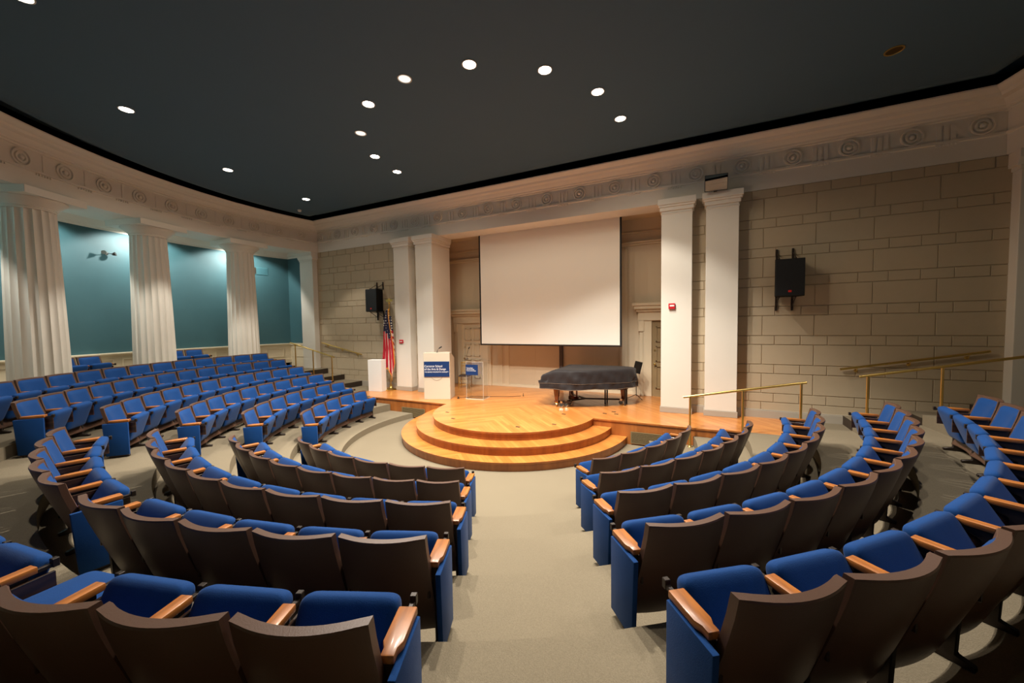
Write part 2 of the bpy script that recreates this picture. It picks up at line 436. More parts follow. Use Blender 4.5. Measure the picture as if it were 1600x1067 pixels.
# ------------------------------------------------------------------ fluted columns
def column(deg, label):
    t = thing('fluted_column', label, 'column', pol(10.2, deg, 1.33), radians(deg), 'white fluted columns of the gallery')
    b = MB(); H = 4.10; NF = 20; NS = 8; nz = 10
    def P(i, j):
        th = 2*pi*i/(NF*NS); f = (i % NS)/NS; z = H*j/(nz-1)
        r0 = .475-.078*(z/H)**1.25; d = .036*(r0/.45)
        r = r0-d*(1-(2*f-1)**2)
        return (r*cos(th), r*sin(th), z)
    b.grid(P, NF*NS+1, nz); b.obj('shaft', M['white'], t)
    b = MB(); b.lathe([(.398, 4.10), (.404, 4.115), (.40, 4.13), (.415, 4.14), (.412, 4.155), (.47, 4.21), (.53, 4.265), (.572, 4.30), (.585, 4.325), (.575, 4.335)], 48)
    b.obj('echinus', M['white'], t, smooth=50)
    b = MB(); b.box(-.61, .61, -.61, .61, 4.33, 4.49); b.obj('abacus', M['white'], t, bev=(.008, 2))
column(-89.46, 'white fluted column nearest the stage wall, third from the left edge')
column(-74.55, 'white fluted column in the middle of the three')
column(-60.06, 'white fluted column at the left edge, largest of the three')

def anta(s, label):
    t = thing('corner_pilaster', label, 'pilaster', (s*9.97, 1.42, STAGE if s else 0))
    b = MB(); b.box(-.39, .39, -.13, .10, 0.15, 4.95); b.obj('shaft', M['white'], t, bev=(.008, 2))
    b = MB(); b.box(-.41, .41, -.15, .10, 4.95, 5.02); b.prismx([(-.15, 5.02), (-.21, 5.14), (-.21, 5.29), (.10, 5.29), (.10, 5.02)], -.45, .45); b.obj('capital', M['white'], t, bev=(.006, 2))
    b = MB(); b.box(-.42, .42, -.16, .10, 0, .17); b.obj('base', M['white'], t, bev=(.006, 2))
anta(-1, 'flat white corner pilaster between the teal wall and the block wall')
anta(1, 'flat white corner pilaster at the right edge beside the brass handrails')

def pillar(x0, x1, yb, label):
    cx = (x0+x1)/2; w = (x1-x0)/2; d = yb-1.19
    t = thing('square_pillar', label, 'pillar', (cx, 1.19, STAGE), 0, 'square white pillars framing the stage')
    b = MB(); b.box(-w, w, 0, d, .14, 4.95); b.obj('shaft', M['white'], t, bev=(.008, 2))
    b = MB()
    for o, z0, z1 in ((.012, 4.92, 4.95), (.035, 5.0, 5.09), (.06, 5.09, 5.14), (.085, 5.14, 5.29)): b.box(-w-o, w+o, -o, d, z0, z1)
    b.box(-w, w, 0, d, 4.95, 5.0)
    b.obj('capital', M['white'], t, bev=(.012, 2))
    b = MB(); b.box(-w-.02, w+.02, -.02, d, 0, .14); b.obj('base', M['base'], t, bev=(.006, 2))
pillar(3.54, 4.235, 2.2, 'square white pillar just right of the stage opening, with the red alarm')
pillar(4.53, 5.20, 1.51, 'outermost square white pillar right of the stage, under the tilted mirror')
pillar(-4.235, -3.54, 2.2, 'square white pillar just left of the stage opening, behind the lectern')
pillar(-5.20, -4.53, 1.51, 'outermost square white pillar left of the stage, behind the flag')

# ------------------------------------------------------------------ stage niche
def niche_build():
    b = MB()
    b.box(-4.9, 4.9, 3.3, 3.45, STAGE-.02, 6.1)
    b.box(-4.9, -4.75, 1.9, 3.3, STAGE-.02, 6.1); b.box(4.75, 4.9, 1.9, 3.3, STAGE-.02, 6.1)
    struct(b.obj('wall_niche', M['niche']))
    b = MB(); b.box(-4.9, 4.9, 2.2, 3.45, 5.98, 6.1)
    for y0, z0, z1 in ((3.25, 5.18, 5.24), (3.20, 5.24, 5.29), (3.26, 5.55, 5.6)): b.box(-4.75, 4.75, y0, 3.3, z0, z1)
    struct(b.obj('trim_5', M['niche'], bev=(.006, 2)))
    b = MB()    # wall panelling strips, seams, base rail
    for x0, x1 in ((-2.25, -2.05), (-1.95, -1.78), (2.15, 2.4)): b.box(x0, x1, 3.27, 3.3, STAGE, 5.1)
    for x in (-.76, 1.36): b.box(x-.006, x+.006, 3.293, 3.3, STAGE, 5.1)
    b.box(-2.6, 2.6, 3.28, 3.3, STAGE, STAGE+.09)
    struct(b.obj('trim_6', M['cream'], bev=(.004, 1)))
    b = MB(); b.box(.165, .27, 3.2, 3.3, STAGE, 2.4); struct(b.obj('trim_7', simple('grey_wall_channel', srgb(84, 74, 72), .6)))
    for nm, s, xo, w, lean in (('door_1', -1, -3.73, .87, 0), ('door_2', 1, 3.12, .92, 0)):
        t = bpy.data.objects.new(nm, None); COL.objects.link(t); t.location = (xo, 3.3, STAGE); struct(t)
        b = MB()   # architrave with ears, frieze and cornice shelf
        b.box(-.25, 0, -.1, 0, 0, 2.33); b.box(w, w+.25, -.1, 0, 0, 2.33); b.box(-.25, w+.25, -.1, 0, 2.33, 2.62)
        for q in (-.36, w+.25): b.box(q, q+.11, -.08, 0, 0, 2.0); b.box(q-.03, q+.14, -.12, 0, 2.0, 2.33)
        b.box(-.40, w+.40, -.13, 0, 2.33, 2.60); b.box(-.44, w+.44, -.19, 0, 2.60, 2.68); b.box(-.5, w+.5, -.27, 0, 2.68, 2.78); b.box(-.54, w+.54, -.31, 0, 2.78, 2.86)
        b.obj('door_frame', M['cream'], t, bev=(.008, 2))
        b = MB(); b.box(0, w, -.05, -.01, 0, 2.33)
        for z0, z1 in ((.25, .95), (1.08, 1.55), (1.68, 2.15)):
            for q0, q1 in ((.12, w/2-.06), (w/2+.06, w-.12)):
                b.box(q0, q1, -.082, -.05, z0, z0+.03); b.box(q0, q1, -.082, -.05, z1-.03, z1); b.box(q0, q0+.03, -.082, -.05, z0, z1); b.box(q1-.03, q1, -.082, -.05, z0, z1)
        lf = b.obj('door_leaf', M['cream'] if s < 0 else M['door'], t)
        b = MB(); b.lathe([(.012, 0), (.012, .04), (.03, .05), (.03, .08), (.001, .09)], 14, X=Matrix.Translation((.09, -.05, 1.0)) @ Matrix.Rotation(radians(90), 4, 'X'))
        b.lathe([(.028, 0), (.028, .015), (.001, .016)], 14, X=Matrix.Translation((.09, -.05, 1.42)) @ Matrix.Rotation(radians(90), 4, 'X'))
        b.obj('door_knob', M['brass'], lf, smooth=40)
niche_build()

# ------------------------------------------------------------------ stage platform with round steps
def stage_build():
    t = thing('stage_platform', 'low orange wood stage with three round steps in front', 'stage', (0, 0, 0))
    YF = -.1; R1 = 2.14
    def arc(R, y=YF, n=72):
        a = math.asin(y/R); return [(R*cos(pi-a+(pi+2*a)*i/n), R*sin(pi-a+(pi+2*a)*i/n)) for i in range(n+1)]   # left to right through the front
    def outline(o):
        return [(-6.25, 1.5), (-5.87, YF+o)]+arc(R1-o, YF+o)+[(5.87, YF+o), (6.25, 1.5), (4.78, 1.5), (4.78, 3.3), (-4.78, 3.3), (-4.78, 1.5)]
    def solid(o, z0, z1, name, mats):
        b = MB(); b.prism(outline(o), z0, z1, 1, 0); return b.obj(name, mats, t)
    solid(0, STAGE-.035, STAGE, 'deck', [M['deck'], M['riser']])
    solid(.025, 0.0, STAGE-.035, 'front_panel', [M['riser'], M['riser']])
    for R, z in ((2.558, .355), (2.913, .178)):
        st = None
        b = MB(); b.prism(arc(R, YF+.02), z-.035, z, 1, 0); st = b.obj('step', [M['tread'], M['riser']], t)
        b = MB(); b.prism(arc(R-.022, YF+.02), 0, z-.035, 0); b.obj('riser', [M['riser']], st)
    for x0, x1 in ((-3.80, -2.95), (3.02, 3.90)):
        b = MB(); b.box(x0, x1, YF-.004, YF+.012, .06, .29, 0)
        v = b.obj('air_vent', M['ventblack'], t)
        b = MB(); b.box(x0-.02, x1+.02, YF-.012, YF+.002, .29, .31); b.box(x0-.02, x1+.02, YF-.012, YF+.002, .04, .06); b.box(x0-.02, x0, YF-.012, YF+.002, .06, .29); b.box(x1, x1+.02, YF-.012, YF+.002, .06, .29)
        for i in range(7): b.box(x0, x1, YF-.012, YF-.004, .075+.031*i, .09+.031*i)
        b.obj('grille', M['vent'], v)
    for x, y in ((1.36, .02), (2.285, .476), (2.457, .734), (2.561, .518), (-.974, -1.443), (-1.504, -.942), (.792, -1.501), (1.463, -.986)):
        b = MB(); b.box(x-.05, x+.05, y-.028, y+.028, STAGE-.002, STAGE+.004); b.obj('floor_pocket', M['nosing'], t)
stage_build()

# ------------------------------------------------------------------ auditorium seats
W = .566
def chair_parts():
    P = {}
    def shell_pt(u, t, off):
        hw = .270-.016*t; z = .10+.70*t
        y = .06-.24*(1-t)**1.15-(.034+.024*t)*u*u+off
        return (u*hw, y, z)
    b = MB(); nu, nv = 15, 9
    rim = [(0, 0), (-.004, .009), (-.047, .009), (-.052, 0)]
    us = [-1+2*i/(nu-1) for i in range(nu)]; ts = [j/(nv-1) for j in range(nv)]
    b.grid(lambda i, j: shell_pt(us[i], ts[j], 0), nu, nv)
    b.grid(lambda i, j: shell_pt(us[i], ts[j], -.05), nu, nv)
    loop = [(us[i], 0) for i in range(nu)]+[(1, t) for t in ts[1:]]+[(us[i], 1) for i in range(nu-2, -1, -1)]+[(-1, t) for t in ts[-2:0:-1]]
    n = len(loop); vs = []
    for off, gr in rim:
        for u, t in loop:
            p = Vector(shell_pt(u, t, off)); dx = gr*(1 if u == 1 else -1 if u == -1 else 0); dz = gr*(1 if t == 1 else -1 if t == 0 else 0)
            vs.append((p.x+dx, p.y, p.z+dz))
    fs = [(k*n+i, k*n+(i+1) % n, (k+1)*n+(i+1) % n, (k+1)*n+i) for k in range(3) for i in range(n)]
    b.add(vs, fs)
    P['back_shell'] = b
    b = MB(); nu, nv = 13, 13; t0, t1 = .42, .98
    def cp(i, j):
        u = -1+2*i/(nu-1); v = j/(nv-1); e = (1-abs(u)**6)*(1-abs(2*v-1)**8)
        x, y, z = shell_pt(u*.935, t0+(t1-t0)*v, -.048-.032*e-.012*e*(1-(2*v-1)**2)); return (x, y, z)
    b.grid(cp, nu, nv); P['back_cushion'] = b
    b = MB()
    pts = {}
    n1, n2 = 13, 11; hw, hl, ht = .238, .215, .062
    def sq(u, p): return math.copysign(abs(u)**p, u)
    def seat_pt(th, ph):   # superellipsoid pillow
        c = lambda a, e: math.copysign(abs(cos(a))**e, cos(a)); s = lambda a, e: math.copysign(abs(sin(a))**e, sin(a))
        y = hl*c(ph, .36)*s(th, .2); z = ht*s(ph, .5)
        if z < 0: z *= 1.5-.8*y/hl                  # wedge: the pad is deeper towards the hinge
        return (hw*c(ph, .36)*c(th, .2), y, z)
    NT_, NP = 40, 14
    b.grid(lambda i, j: seat_pt(2*pi*i/NT_, -pi/2+pi*j/NP), NT_+1, NP+1)
    P['seat_cushion'] = b
    def armpoly(b, wd):
        pl = [(-wd, -.36), (wd, -.36), (wd, -.175), (wd*.66, -.145), (wd*.66, -.105), (-wd*.66, -.105), (-wd*.66, -.145), (-wd, -.175)]
        b.prism(pl, .565, .602)
        return b
    P['armrest'] = armpoly(MB(), .032); P['armrest_wide'] = armpoly(MB(), .044)
    P['arm_bracket'] = MB().box(-.012, .012, -.425, -.33, .555, .578).box(-.016, .016, -.45, -.42, .552, .60)
    P['stanchion'] = MB().prismx([(-.34, 0), (-.10, 0), (-.10, .03), (-.17, .05), (-.16, .30), (-.115, .565), (-.33, .565), (-.33, .535), (-.25, .50), (-.25, .05), (-.34, .03)], -.02, .02)
    P['tablet_board'] = MB().prismx([(-.42, .37), (-.10, .37), (-.10, .545), (-.42, .545)], -.008, .008)
    P['end_panel'] = MB().prismx([(-.355, .562), (-.045, .562), (-.075, .04), (-.355, .04)], -.017, .017)
    return P
PARTS = chair_parts()
MESH = {}
def part_mesh(nm):
    if nm not in MESH:
        mat = {'back_shell': 'shell', 'back_cushion': 'blue', 'seat_cushion': 'blue', 'armrest': 'arm', 'armrest_wide': 'arm', 'arm_bracket': 'steel', 'stanchion': 'steel', 'tablet_board': 'tablet', 'end_panel': 'blue'}[nm]
        bev = {'armrest': (.006, 2), 'armrest_wide': (.007, 2), 'end_panel': (.006, 2), 'arm_bracket': (.003, 1), 'stanchion': (.005, 1), 'tablet_board': (.003, 1)}.get(nm)
        o = PARTS[nm].obj(nm, M[mat], smooth=35, bev=bev); MESH[nm] = o.data; bpy.data.objects.remove(o)
    return MESH[nm]
def put(nm, parent, x=0, loc=None, rot=None, name=None):
    o = bpy.data.objects.new(name or nm.replace('_wide', ''), part_mesh(nm)); COL.objects.link(o); o.parent = parent
    o.location = loc or (x, 0, 0)
    if rot: o.rotation_euler = rot
    return o
ORD = ['first', 'second', 'third', 'fourth', 'fifth', 'sixth', 'seventh', 'eighth', 'ninth', 'tenth', 'eleventh', 'twelfth', 'thirteenth']
def chair(R, zf, a0, a1, label, group, arm_first, arm_last, panel_first, panel_last, sc, down=False):
    am = radians((a0+a1)/2); t = thing('auditorium_seat', label, 'auditorium seat', (R*sin(am), YC-R*cos(am), zf), am+pi, group)
    t.scale = (sc, 1, 1)
    sh = put('back_shell', t); put('back_cushion', t)
    dt = radians(random.uniform(-3, 3))
    if down: put('seat_cushion', t, loc=(0, -.36, .40), rot=(radians(172), 0, 0))
    else: put('seat_cushion', t, loc=(0, -.325, .425), rot=(radians(111)+dt, 0, 0))
    # the first end is at local +x, the last at local -x
    def side(s, panel):
        x = s*W/2
        put('armrest_wide' if panel else 'armrest', t, x)
        put('arm_bracket', t, x); put('stanchion', t, x); put('tablet_board', t, x-s*.034)
        if panel: put('end_panel', t, x+s*.040)
    if arm_first: side(1, panel_first)
    if arm_last: side(-1, panel_last)
    return t
ROWR = [4.30, 5.20, 6.08, 6.95, 7.83, 8.75]; ROWF = [.15, .355, .555, .76, .965, 1.15]
B = {0: [-23.6,-15.9,-8.07,0.0,7.9,15.39,22.6], 1: [-24.2,-18.12,-11.68,-5.24,0.99,7.01,12.83,18.44,23.85],
     2: [-27.06,-21.04,-15.09,-9.21,-3.38,2.37,8.06,13.68,19.24,24.73],
     3: [-26.2,-21.3,-16.5,-11.7,-6.95,-2.3,1.0,5.95,10.75,15.54,20.25,24.91],
     4: [25.10-4.01*(12-i) for i in range(13)]}
C = {0: [45.66,52.24,59.13,66.34,73.86,81.69], 1: [40.71,46.59,52.46,58.33,64.21,70.08,75.96,81.83],
     2: [37.92,43.30,48.71,54.16,59.64,65.16,70.71,76.30,81.92,87.58][:9]+[87.0],
     3: [35.76,40.54,45.27,49.96,54.61,59.21,63.77,68.28,72.75,77.17,81.55,85.89], 4: [34.76,38.67,42.75]+[46.99+4.2*i for i in range(10)]}
A = {0: [-47.31,-56.91,-65.84,-74.10,-81.69,-88.61], 1: [-41.50,-49.29,-56.74,-63.85,-70.62,-77.06,-83.15,-88.91],
     2: [-38.27,-44.00,-49.71,-55.39,-61.05,-66.68,-72.28,-77.85,-83.40,-88.91], 3: [-36.77,-41.62,-46.45,-51.25,-56.02,-60.77,-65.49,-70.18,-74.84,-79.48,-84.10,-88.68],
     4: [-35.87,-39.88,-43.91,-47.95,-51.99,-56.04,-60.11,-64.18,-68.26,-72.35,-76.45,-80.56,-84.68,-88.81],
     5: [-39.32,-43.17,-47.02,-50.86,-54.69,-58.52,-62.34,-66.15,-69.95,-73.74,-77.53,-81.31,-85.08,-88.85]}
def rows_build():
    BL = (('left', A, 'aisle'), ('centre', B, 'left-hand'), ('right', C, 'aisle'))
    for blk, D, endname in BL:
        for r, an in D.items():
            n = len(an)-1; rev = blk == 'left'
            for i in range(n):
                if blk == 'centre' and r == 3 and i == 5: continue      # the short gap in this row
                a0, a1 = an[i], an[i+1]
                lo, hi = (a0, a1) if a0 < a1 else (a1, a0)
                first = i == 0; last = i == n-1
                sc = min(1.2, max(.86, radians(hi-lo)*ROWR[r]/W))
                lab = 'blue auditorium seat, %s from the %s end, %s row, %s block' % (ORD[i], endname, ORD[r], blk)
                # +x local is the side of the smaller angle
                aisle_lo = (blk == 'right' and first) or (blk == 'centre' and first)
                aisle_hi = (blk == 'left' and first) or (blk == 'centre' and last)
                idx = i-1 if (blk == 'centre' and r == 3 and i > 5) else i
                lab = 'blue auditorium seat, %s from the %s end, %s row, %s block' % (ORD[idx], endname, ORD[r], blk)
                if blk == 'centre' and r == 3 and i == 4: last = aisle_hi = True
                if blk == 'left': arm_lo, arm_hi = last or True, first
                else: arm_lo, arm_hi = True, last
                chair(ROWR[r], ROWF[r], lo, hi, lab, 'seats of the %s block' % blk, arm_lo, arm_hi, aisle_lo, aisle_hi, sc, down=(blk == 'centre' and r == 4 and i == 8))
    # one seat of the sixth row at the right edge, and the two pairs between the columns
    chair(8.75, 1.15, 35.2, 38.9, 'blue auditorium seat, aisle end of the sixth row, right block', 'seats of the right block', True, True, True, False, 1)
    for k, (lo, hi) in enumerate(((-65.8, -62.75), (-68.85, -65.8), (-80.35, -77.3), (-83.4, -80.35))):
        nm = ('beside the leftmost column, rear gallery row', 'right of the leftmost column, rear gallery row', 'beside the middle column, rear gallery row', 'right of the middle column, rear gallery row')[k]
        chair(10.62, 1.33, lo, hi, 'blue auditorium seat against the wainscot, '+nm, 'seats of the gallery row', True, k % 2 == 0, False, False, .97)
rows_build()

# ------------------------------------------------------------------ brass handrails
def rail_post(t, x, y, z0, z1, r=.021):
    b = MB(); b.tube([(x, y, z0), (x, y, z1)], r, 12); p = b.obj('post', M['brass'], t, smooth=50)
    b = MB(); b.lathe([(.045, 0), (.045, .012), (.026, .03), (.026, .06)], 16, (x, y, z0)); b.obj('post_flange', M['brass'], p, smooth=40)
def bar(t, pts, r=.024):
    b = MB(); b.tube(pts, r, 14); b.obj('rail_bar', M['brass'], t, smooth=50)
def free_rail(s, label):
    t = thing('brass_handrail', label, 'handrail'); y = .15
    zt = lambda x: 1.765+.207*(x-7.2)
    bar(t, [(s*7.08, y, zt(7.08)), (s*9.45, y, zt(9.45))])
    for x, z0 in ((7.2, STAGE), (8.185, .72), (9.17, 1.12 if s < 0 else 1.12)):
        rail_post(t, s*x, y, z0 if x < 9 else .92, zt(x))
free_rail(-1, 'brass stair handrail on three posts beside the left seat rows')
free_rail(1, 'brass stair handrail on posts above the right seat rows')
def wall_rail(s, label):
    t = thing('brass_wall_rail', label, 'handrail'); y = 1.42
    zt = lambda x: 1.735+.193*(x-7.14)
    x0, x1 = (7.14, 9.36)
    bar(t, [(s*x0, y, zt(x0)), (s*x1, y, zt(x1))])
    for x in (7.42, 8.25, 9.08):
        b = MB(); b.tube([(s*x, y, zt(x)-.015), (s*x, y+.02, zt(x)-.07), (s*x, 1.5, zt(x)-.08)], .011, 8); b.lathe([(.035, 0), (.035, .012), (.012, .02)], 14, X=Matrix.Translation((s*x, 1.505, zt(x)-.08)) @ Matrix.Rotation(radians(90), 4, 'X'))
        b.obj('wall_bracket', M['brass'], t, smooth=40)
wall_rail(-1, 'brass rail fixed to the block wall left of the flag')
wall_rail(1, 'brass rail fixed to the block wall on the right')
t = thing('brass_handrail', 'brass handrail on three posts in front of the right stage edge', 'handrail'); y = -.22
bar(t, [(4.10, y, 1.205), (6.21, y, 1.635)])
for x, z0 in ((4.23, .15), (5.185, .355), (6.13, .555)): rail_post(t, x, y, z0, 1.205+(x-4.10)*.2038)

# ------------------------------------------------------------------ things on the stage
def text_mesh(s, size, name, parent, mat, X, align='LEFT'):
    cu = bpy.data.curves.new(name, 'FONT'); cu.body = s; cu.size = size; cu.align_x = align; cu.extrude = .0015
    o = bpy.data.objects.new(name, cu); COL.objects.link(o)
    me = bpy.data.meshes.new_from_object(o.evaluated_get(bpy.context.evaluated_depsgraph_get())); bpy.data.objects.remove(o)
    me.materials.clear(); me.materials.append(mat)
    o = bpy.data.objects.new(name, me); COL.objects.link(o); o.parent = parent; o.matrix_local = X
    return o
FRONT = Matrix(((1, 0, 0), (0, 0, -1), (0, 1, 0))).to_4x4()
def fit_text(s, w, h, name, parent, mat, x, y, z):
    o = text_mesh(s, 1, name, parent, mat, Matrix.Identity(4))
    xs = [v.co.x for v in o.data.vertices]; x0, x1 = min(xs), max(xs)
    sx = w/(x1-x0); X = FRONT.copy(); X.translation = Vector((x, y, z))
    o.matrix_local = X @ Matrix.Diagonal((sx, h, 1, 1)) @ Matrix.Translation((-x0, 0, 0))
    return o
def lectern_build():
    ang = atan2(.306, .761); t = thing('lectern', 'tall pale lectern with navy sign on the stage', 'lectern', (-3.177, .188, STAGE), ang)
    w = .82; d = .62; H = 1.44; hb = 1.24
    b = MB(); b.prismx([(0, 0), (d, 0), (d, hb), (.16, H), (0, H)], 0, w); b.obj('body', M['lectern'], t, bev=(.008, 2))
    b = MB(); b.box(.03, w-.03, .19, d-.03, 0, .012, X=Matrix.Translation((0, 0, 0)))
    b = MB(); b.prismx([(.17, H+.001), (d-.01, hb+.004), (d-.01, hb+.016), (.17, H+.013)], .04, w-.04); b.obj('reading_top', M['lectern'], t)
    b = MB(); b.box(.02, w-.015, -.022, -.001, .70, 1.17); sg = b.obj('sign', M['sign'], t, bev=(.002, 1))
    fit_text('Corcoran School', .55, .092, 'lettering', sg, M['text'], .04, -.0235, 1.0)
    fit_text('of the Arts & Design', .66, .092, 'lettering', sg, M['text'], .04, -.0235, .908)
    fit_text('THE GEORGE WASHINGTON UNIVERSITY', .74, .052, 'lettering', sg, M['text'], .04, -.0235, .832)
    b = MB(); b.tube([(w/2+.205*cos(a), -.004, .80+.205*sin(a)) for a in [pi*(1+i/24) for i in range(25)]], .006, 6); b.obj('seal_ring', M['seal'], t)
    b = MB(); b.lathe([(.028, 0), (.028, .012), (.01, .02)], 12, (.40, .13, H)); b.tube([(.40, .13, H), (.41, .12, H+.06), (.45, .12, H+.11), (.50, .12, H+.15)], .007, 8); b.tube([(.47, .12, H+.125), (.55, .12, H+.175)], .017, 10)
    b.obj('microphone', M['black'], t, smooth=40)
lectern_build()

def acrylic_build():
    t = thing('acrylic_lectern', 'clear acrylic lectern with small navy sign beside the pale lectern', 'lectern', (-2.03, .755, STAGE), .10)
    g = .012
    b = MB(); b.box(0, .60, 0, .45, .002, .02); b.box(0, .60, -.004, 0, .0, .02, 1); b.box(-.004, 0, 0, .45, .0, .02, 1); b.box(.60, .604, 0, .45, 0, .02, 1); b.obj('base_sheet', [M['glass'], M['polished_edge']], t)
    b = MB(); b.box(.02, .58, .02, .02+g, .02, 1.14)
    for q in (.014, .58): b.box(q, q+.006, .018, .034, .02, 1.14, 1)
    b.box(.014, .586, .018, .034, 1.14, 1.146, 1)
    pn = b.obj('front_sheet', [M['glass'], M['polished_edge']], t)
    b = MB(); b.box(.02, .02+g, .034, .36, .02, 1.14); b.box(.58-g, .58, .034, .36, .02, 1.14); b.obj('side_sheet', M['glass'], t)
    b = MB(); b.prismx([(-.03, 1.245), (.44, 1.14), (.44, 1.153), (-.03, 1.258)], -.04, .64); b.obj('reading_top', M['glass'], t)
    b = MB(); b.box(.01, .42, .006, .018, .74, 1.06); sg = b.obj('sign', M['sign'], t)
    for k, (s_, w_) in enumerate((('Corcoran School', .21), ('of the Arts & Design', .26), ('THE GEORGE WASHINGTON UNIVERSITY', .32))):
        fit_text(s_, w_, .042 if k < 2 else .03, 'lettering', sg, M['text'], .04, .005, .945-.042*k)
    b = MB(); b.tube([(-.02, .2, 1.22), (-.03, .2, 1.34), (0, .19, 1.46), (.05, .17, 1.55)], .006, 8); b.tube([(.035, .175, 1.53), (.08, .16, 1.59)], .014, 8); b.lathe([(.03, 0), (.03, .02), (.008, .03)], 12, (-.02, .2, 1.20)); b.obj('microphone', M['black'], t, smooth=40)
acrylic_build()

b = MB(); b.box(0, .555, 0, .27, 0, 1.105)
tag(b.obj('display_plinth', simple('white_plinth_paint', srgb(232, 230, 226), .5), bev=(.006, 2), loc=(-5.99, .63, STAGE), rz=.14), 'plain white display plinth beside the flag', 'plinth')

def flag_build():
    x0, y0 = -5.42, 1.12
    t = thing('flag_stand', 'American flag hanging on a gold pole with weighted base', 'flag', (x0, y0, STAGE))
    b = MB(); b.lathe([(.20, 0), (.20, .015), (.17, .035), (.08, .07), (.05, .12), (.045, .2), (.03, .21)], 32); b.obj('base', M['brass'], t, smooth=40)
    b = MB(); b.tube([(0, 0, .1), (.03, 0, 3.05)], .016, 12); b.obj('pole', M['gold'], t, smooth=50)
    b = MB(); b.lathe([(.02, 0), (.045, .03), (.045, .06), (.015, .09)], 16, (.03, 0, 3.04))
    for s in (-1, 1): b.add([(.03, -.02, 3.12), (.03, .02, 3.12), (.03+s*.17, 0, 3.20), (.03+s*.14, 0, 3.13), (.03+s*.05, .015, 3.22), (.03+s*.05, -.015, 3.22)], [(0, 1, 3), (3, 2, 4), (0, 3, 5), (1, 4, 3), (2, 5, 3), (4, 5, 2), (0, 5, 4, 1)])
    b.lathe([(.01, 0), (.03, .05), (.022, .11), (.001, .14)], 12, (.03, 0, 3.12)); b.obj('eagle_finial', M['brass'], t, smooth=30)
    # cloth gathered on the pole, falling in folds
    nu, nv = 66, 30; top = 2.88
    def bot(u): return .80-.02*u if u < .55 else .80-.42*(u-.55)/.27 if u < .82 else .38+.55*(u-.82)/.18
    def P(i, j):
        u = i/(nu-1); s = j/(nv-1); wid = .035+.96*s**.8
        xl, xr = .0-.32*s**.8, .05+.17*s**.45
        z = top+(bot(u)-top)*s
        x = xl+(xr-xl)*u
        y = -.05-.075*sin(pi*min(1, s*1.4)**.5*1.0)*(.4+abs(sin(u*pi*3.3+.5)))-.03*sin(u*21+s*2)*s**.5
        return (x, y, z)
    b = MB()
    for i in range(nu-1):
        for j in range(nv-1):
            v = [P(i, j), P(i+1, j), P(i+1, j+1), P(i, j+1)]
            s = j/(nv-1); u = i/(nu-1)
            uu = u+.02*sin(s*5)
            if s < .36+.10*u: mi = 2
            else: mi = 1 if (.15 < uu < .27 or .45 < uu < .60 or .80 < uu < .88) else 0
            b.add(v, [(0, 1, 2, 3)], mi)
    w_ = MB()                                     # the part of the cloth behind the pole, showing at the right
    def Q(i, j):
        u = i/11; q = j/23
        return (.03+(.05+.15*q**.6)*u, .0-.03*sin(u*6), 2.62-.35*u*q-1.05*q)
    for i in range(11):
        for j in range(23):
            q = (j+.5)/23; v = [Q(i, j), Q(i+1, j), Q(i+1, j+1), Q(i, j+1)]
            w_.add(v, [(0, 1, 2, 3)], 2 if q < .38 else int(q*13+i*.12) % 2)
    b2 = b.obj('flag_cloth', [M['flagred'], M['flagwhite'], M['canton']], t)
    sm = b2.modifiers.new('thick', 'SOLIDIFY'); sm.thickness = .006
    wf = w_.obj('flag_fold', [M['flagred'], M['flagwhite'], M['canton']], t); sm = wf.modifiers.new('thick', 'SOLIDIFY'); sm.thickness = .006
    b = MB(); k = nv-1
    b.grid(lambda i, j: tuple(Vector(P(i, k))+Vector((0, -.004-.004*j % 2, .01-.06*j))), nu, 2)
    b.grid(lambda i, j: tuple(Vector(P(nu-1, int(i*k/29)))+Vector((.03*j-.005, -.006, 0))), 30, 2)
    f = b.obj('gold_fringe', M['fringe'], b2); q = f.modifiers.new('thick', 'SOLIDIFY'); q.thickness = .01
flag_build()

def speaker(cx, label):
    t = thing('wall_speaker', label, 'speaker', (cx, 1.0, 3.33), 0, 'black wall speakers')
    w, h, d = .27, .81, .40
    b = MB(); b.prism([(-w, .03), (w, .03), (w*.72, d), (-w*.72, d)], 0, h); b.obj('cabinet', M['cabinet'], t, bev=(.01, 2))
    b = MB(); b.box(-w+.01, w-.01, 0, .03, .01, h-.01); gr = b.obj('grille', M['grille'], t, bev=(.008, 2))
    b = MB(); b.box(-.03, .03, -.006, .001, .085, .13); b.obj('badge', M['redlogo'], gr, bev=(.002, 1))
    for zz, dz in ((h, 1), (0, -1)):
        for x in (-.17, .13):
            b = MB()
            b.box(x-.018, x+.018, .46, .50, zz+dz*.0-(.0 if dz > 0 else .30), zz+(.28 if dz > 0 else .05))
            b.tube([(x, .12, zz+dz*.005), (x, .47, zz+dz*.20)], .010, 8)
            b.tube([(x, .12, zz+dz*.02), (x, .47, zz+dz*.03)], .010, 8)
            b.obj('bracket', M['steel'], t)
speaker(6.145, 'black wall speaker with red badge on the right block wall')
speaker(-6.14, 'black wall speaker above the white plinth and flag')

def screen_build():
    t = thing('projection_screen', 'large white projection screen hanging above the piano', 'screen', (0, 2.3, 2.1))
    W2 = 2.39; H = 3.80
    b = MB(); b.box(-W2+.055, W2-.055, -.004, .004, .05, H); b.obj('screen_fabric', M['screen'], t)
    b = MB(); b.box(-W2, -W2+.055, -.005, .006, 0, H); b.box(W2-.055, W2, -.005, .006, 0, H); b.obj('black_border', M['screenedge'], t)
    b = MB(); b.box(-W2, W2, -.015, .015, 0, .05); b.obj('bottom_bar', M['steel'], t, bev=(.006, 2))
    b = MB(); b.box(-W2-.1, W2+.1, -.08, .08, H-.02, H+.09); b.obj('roller_case', M['white'], t)
screen_build()

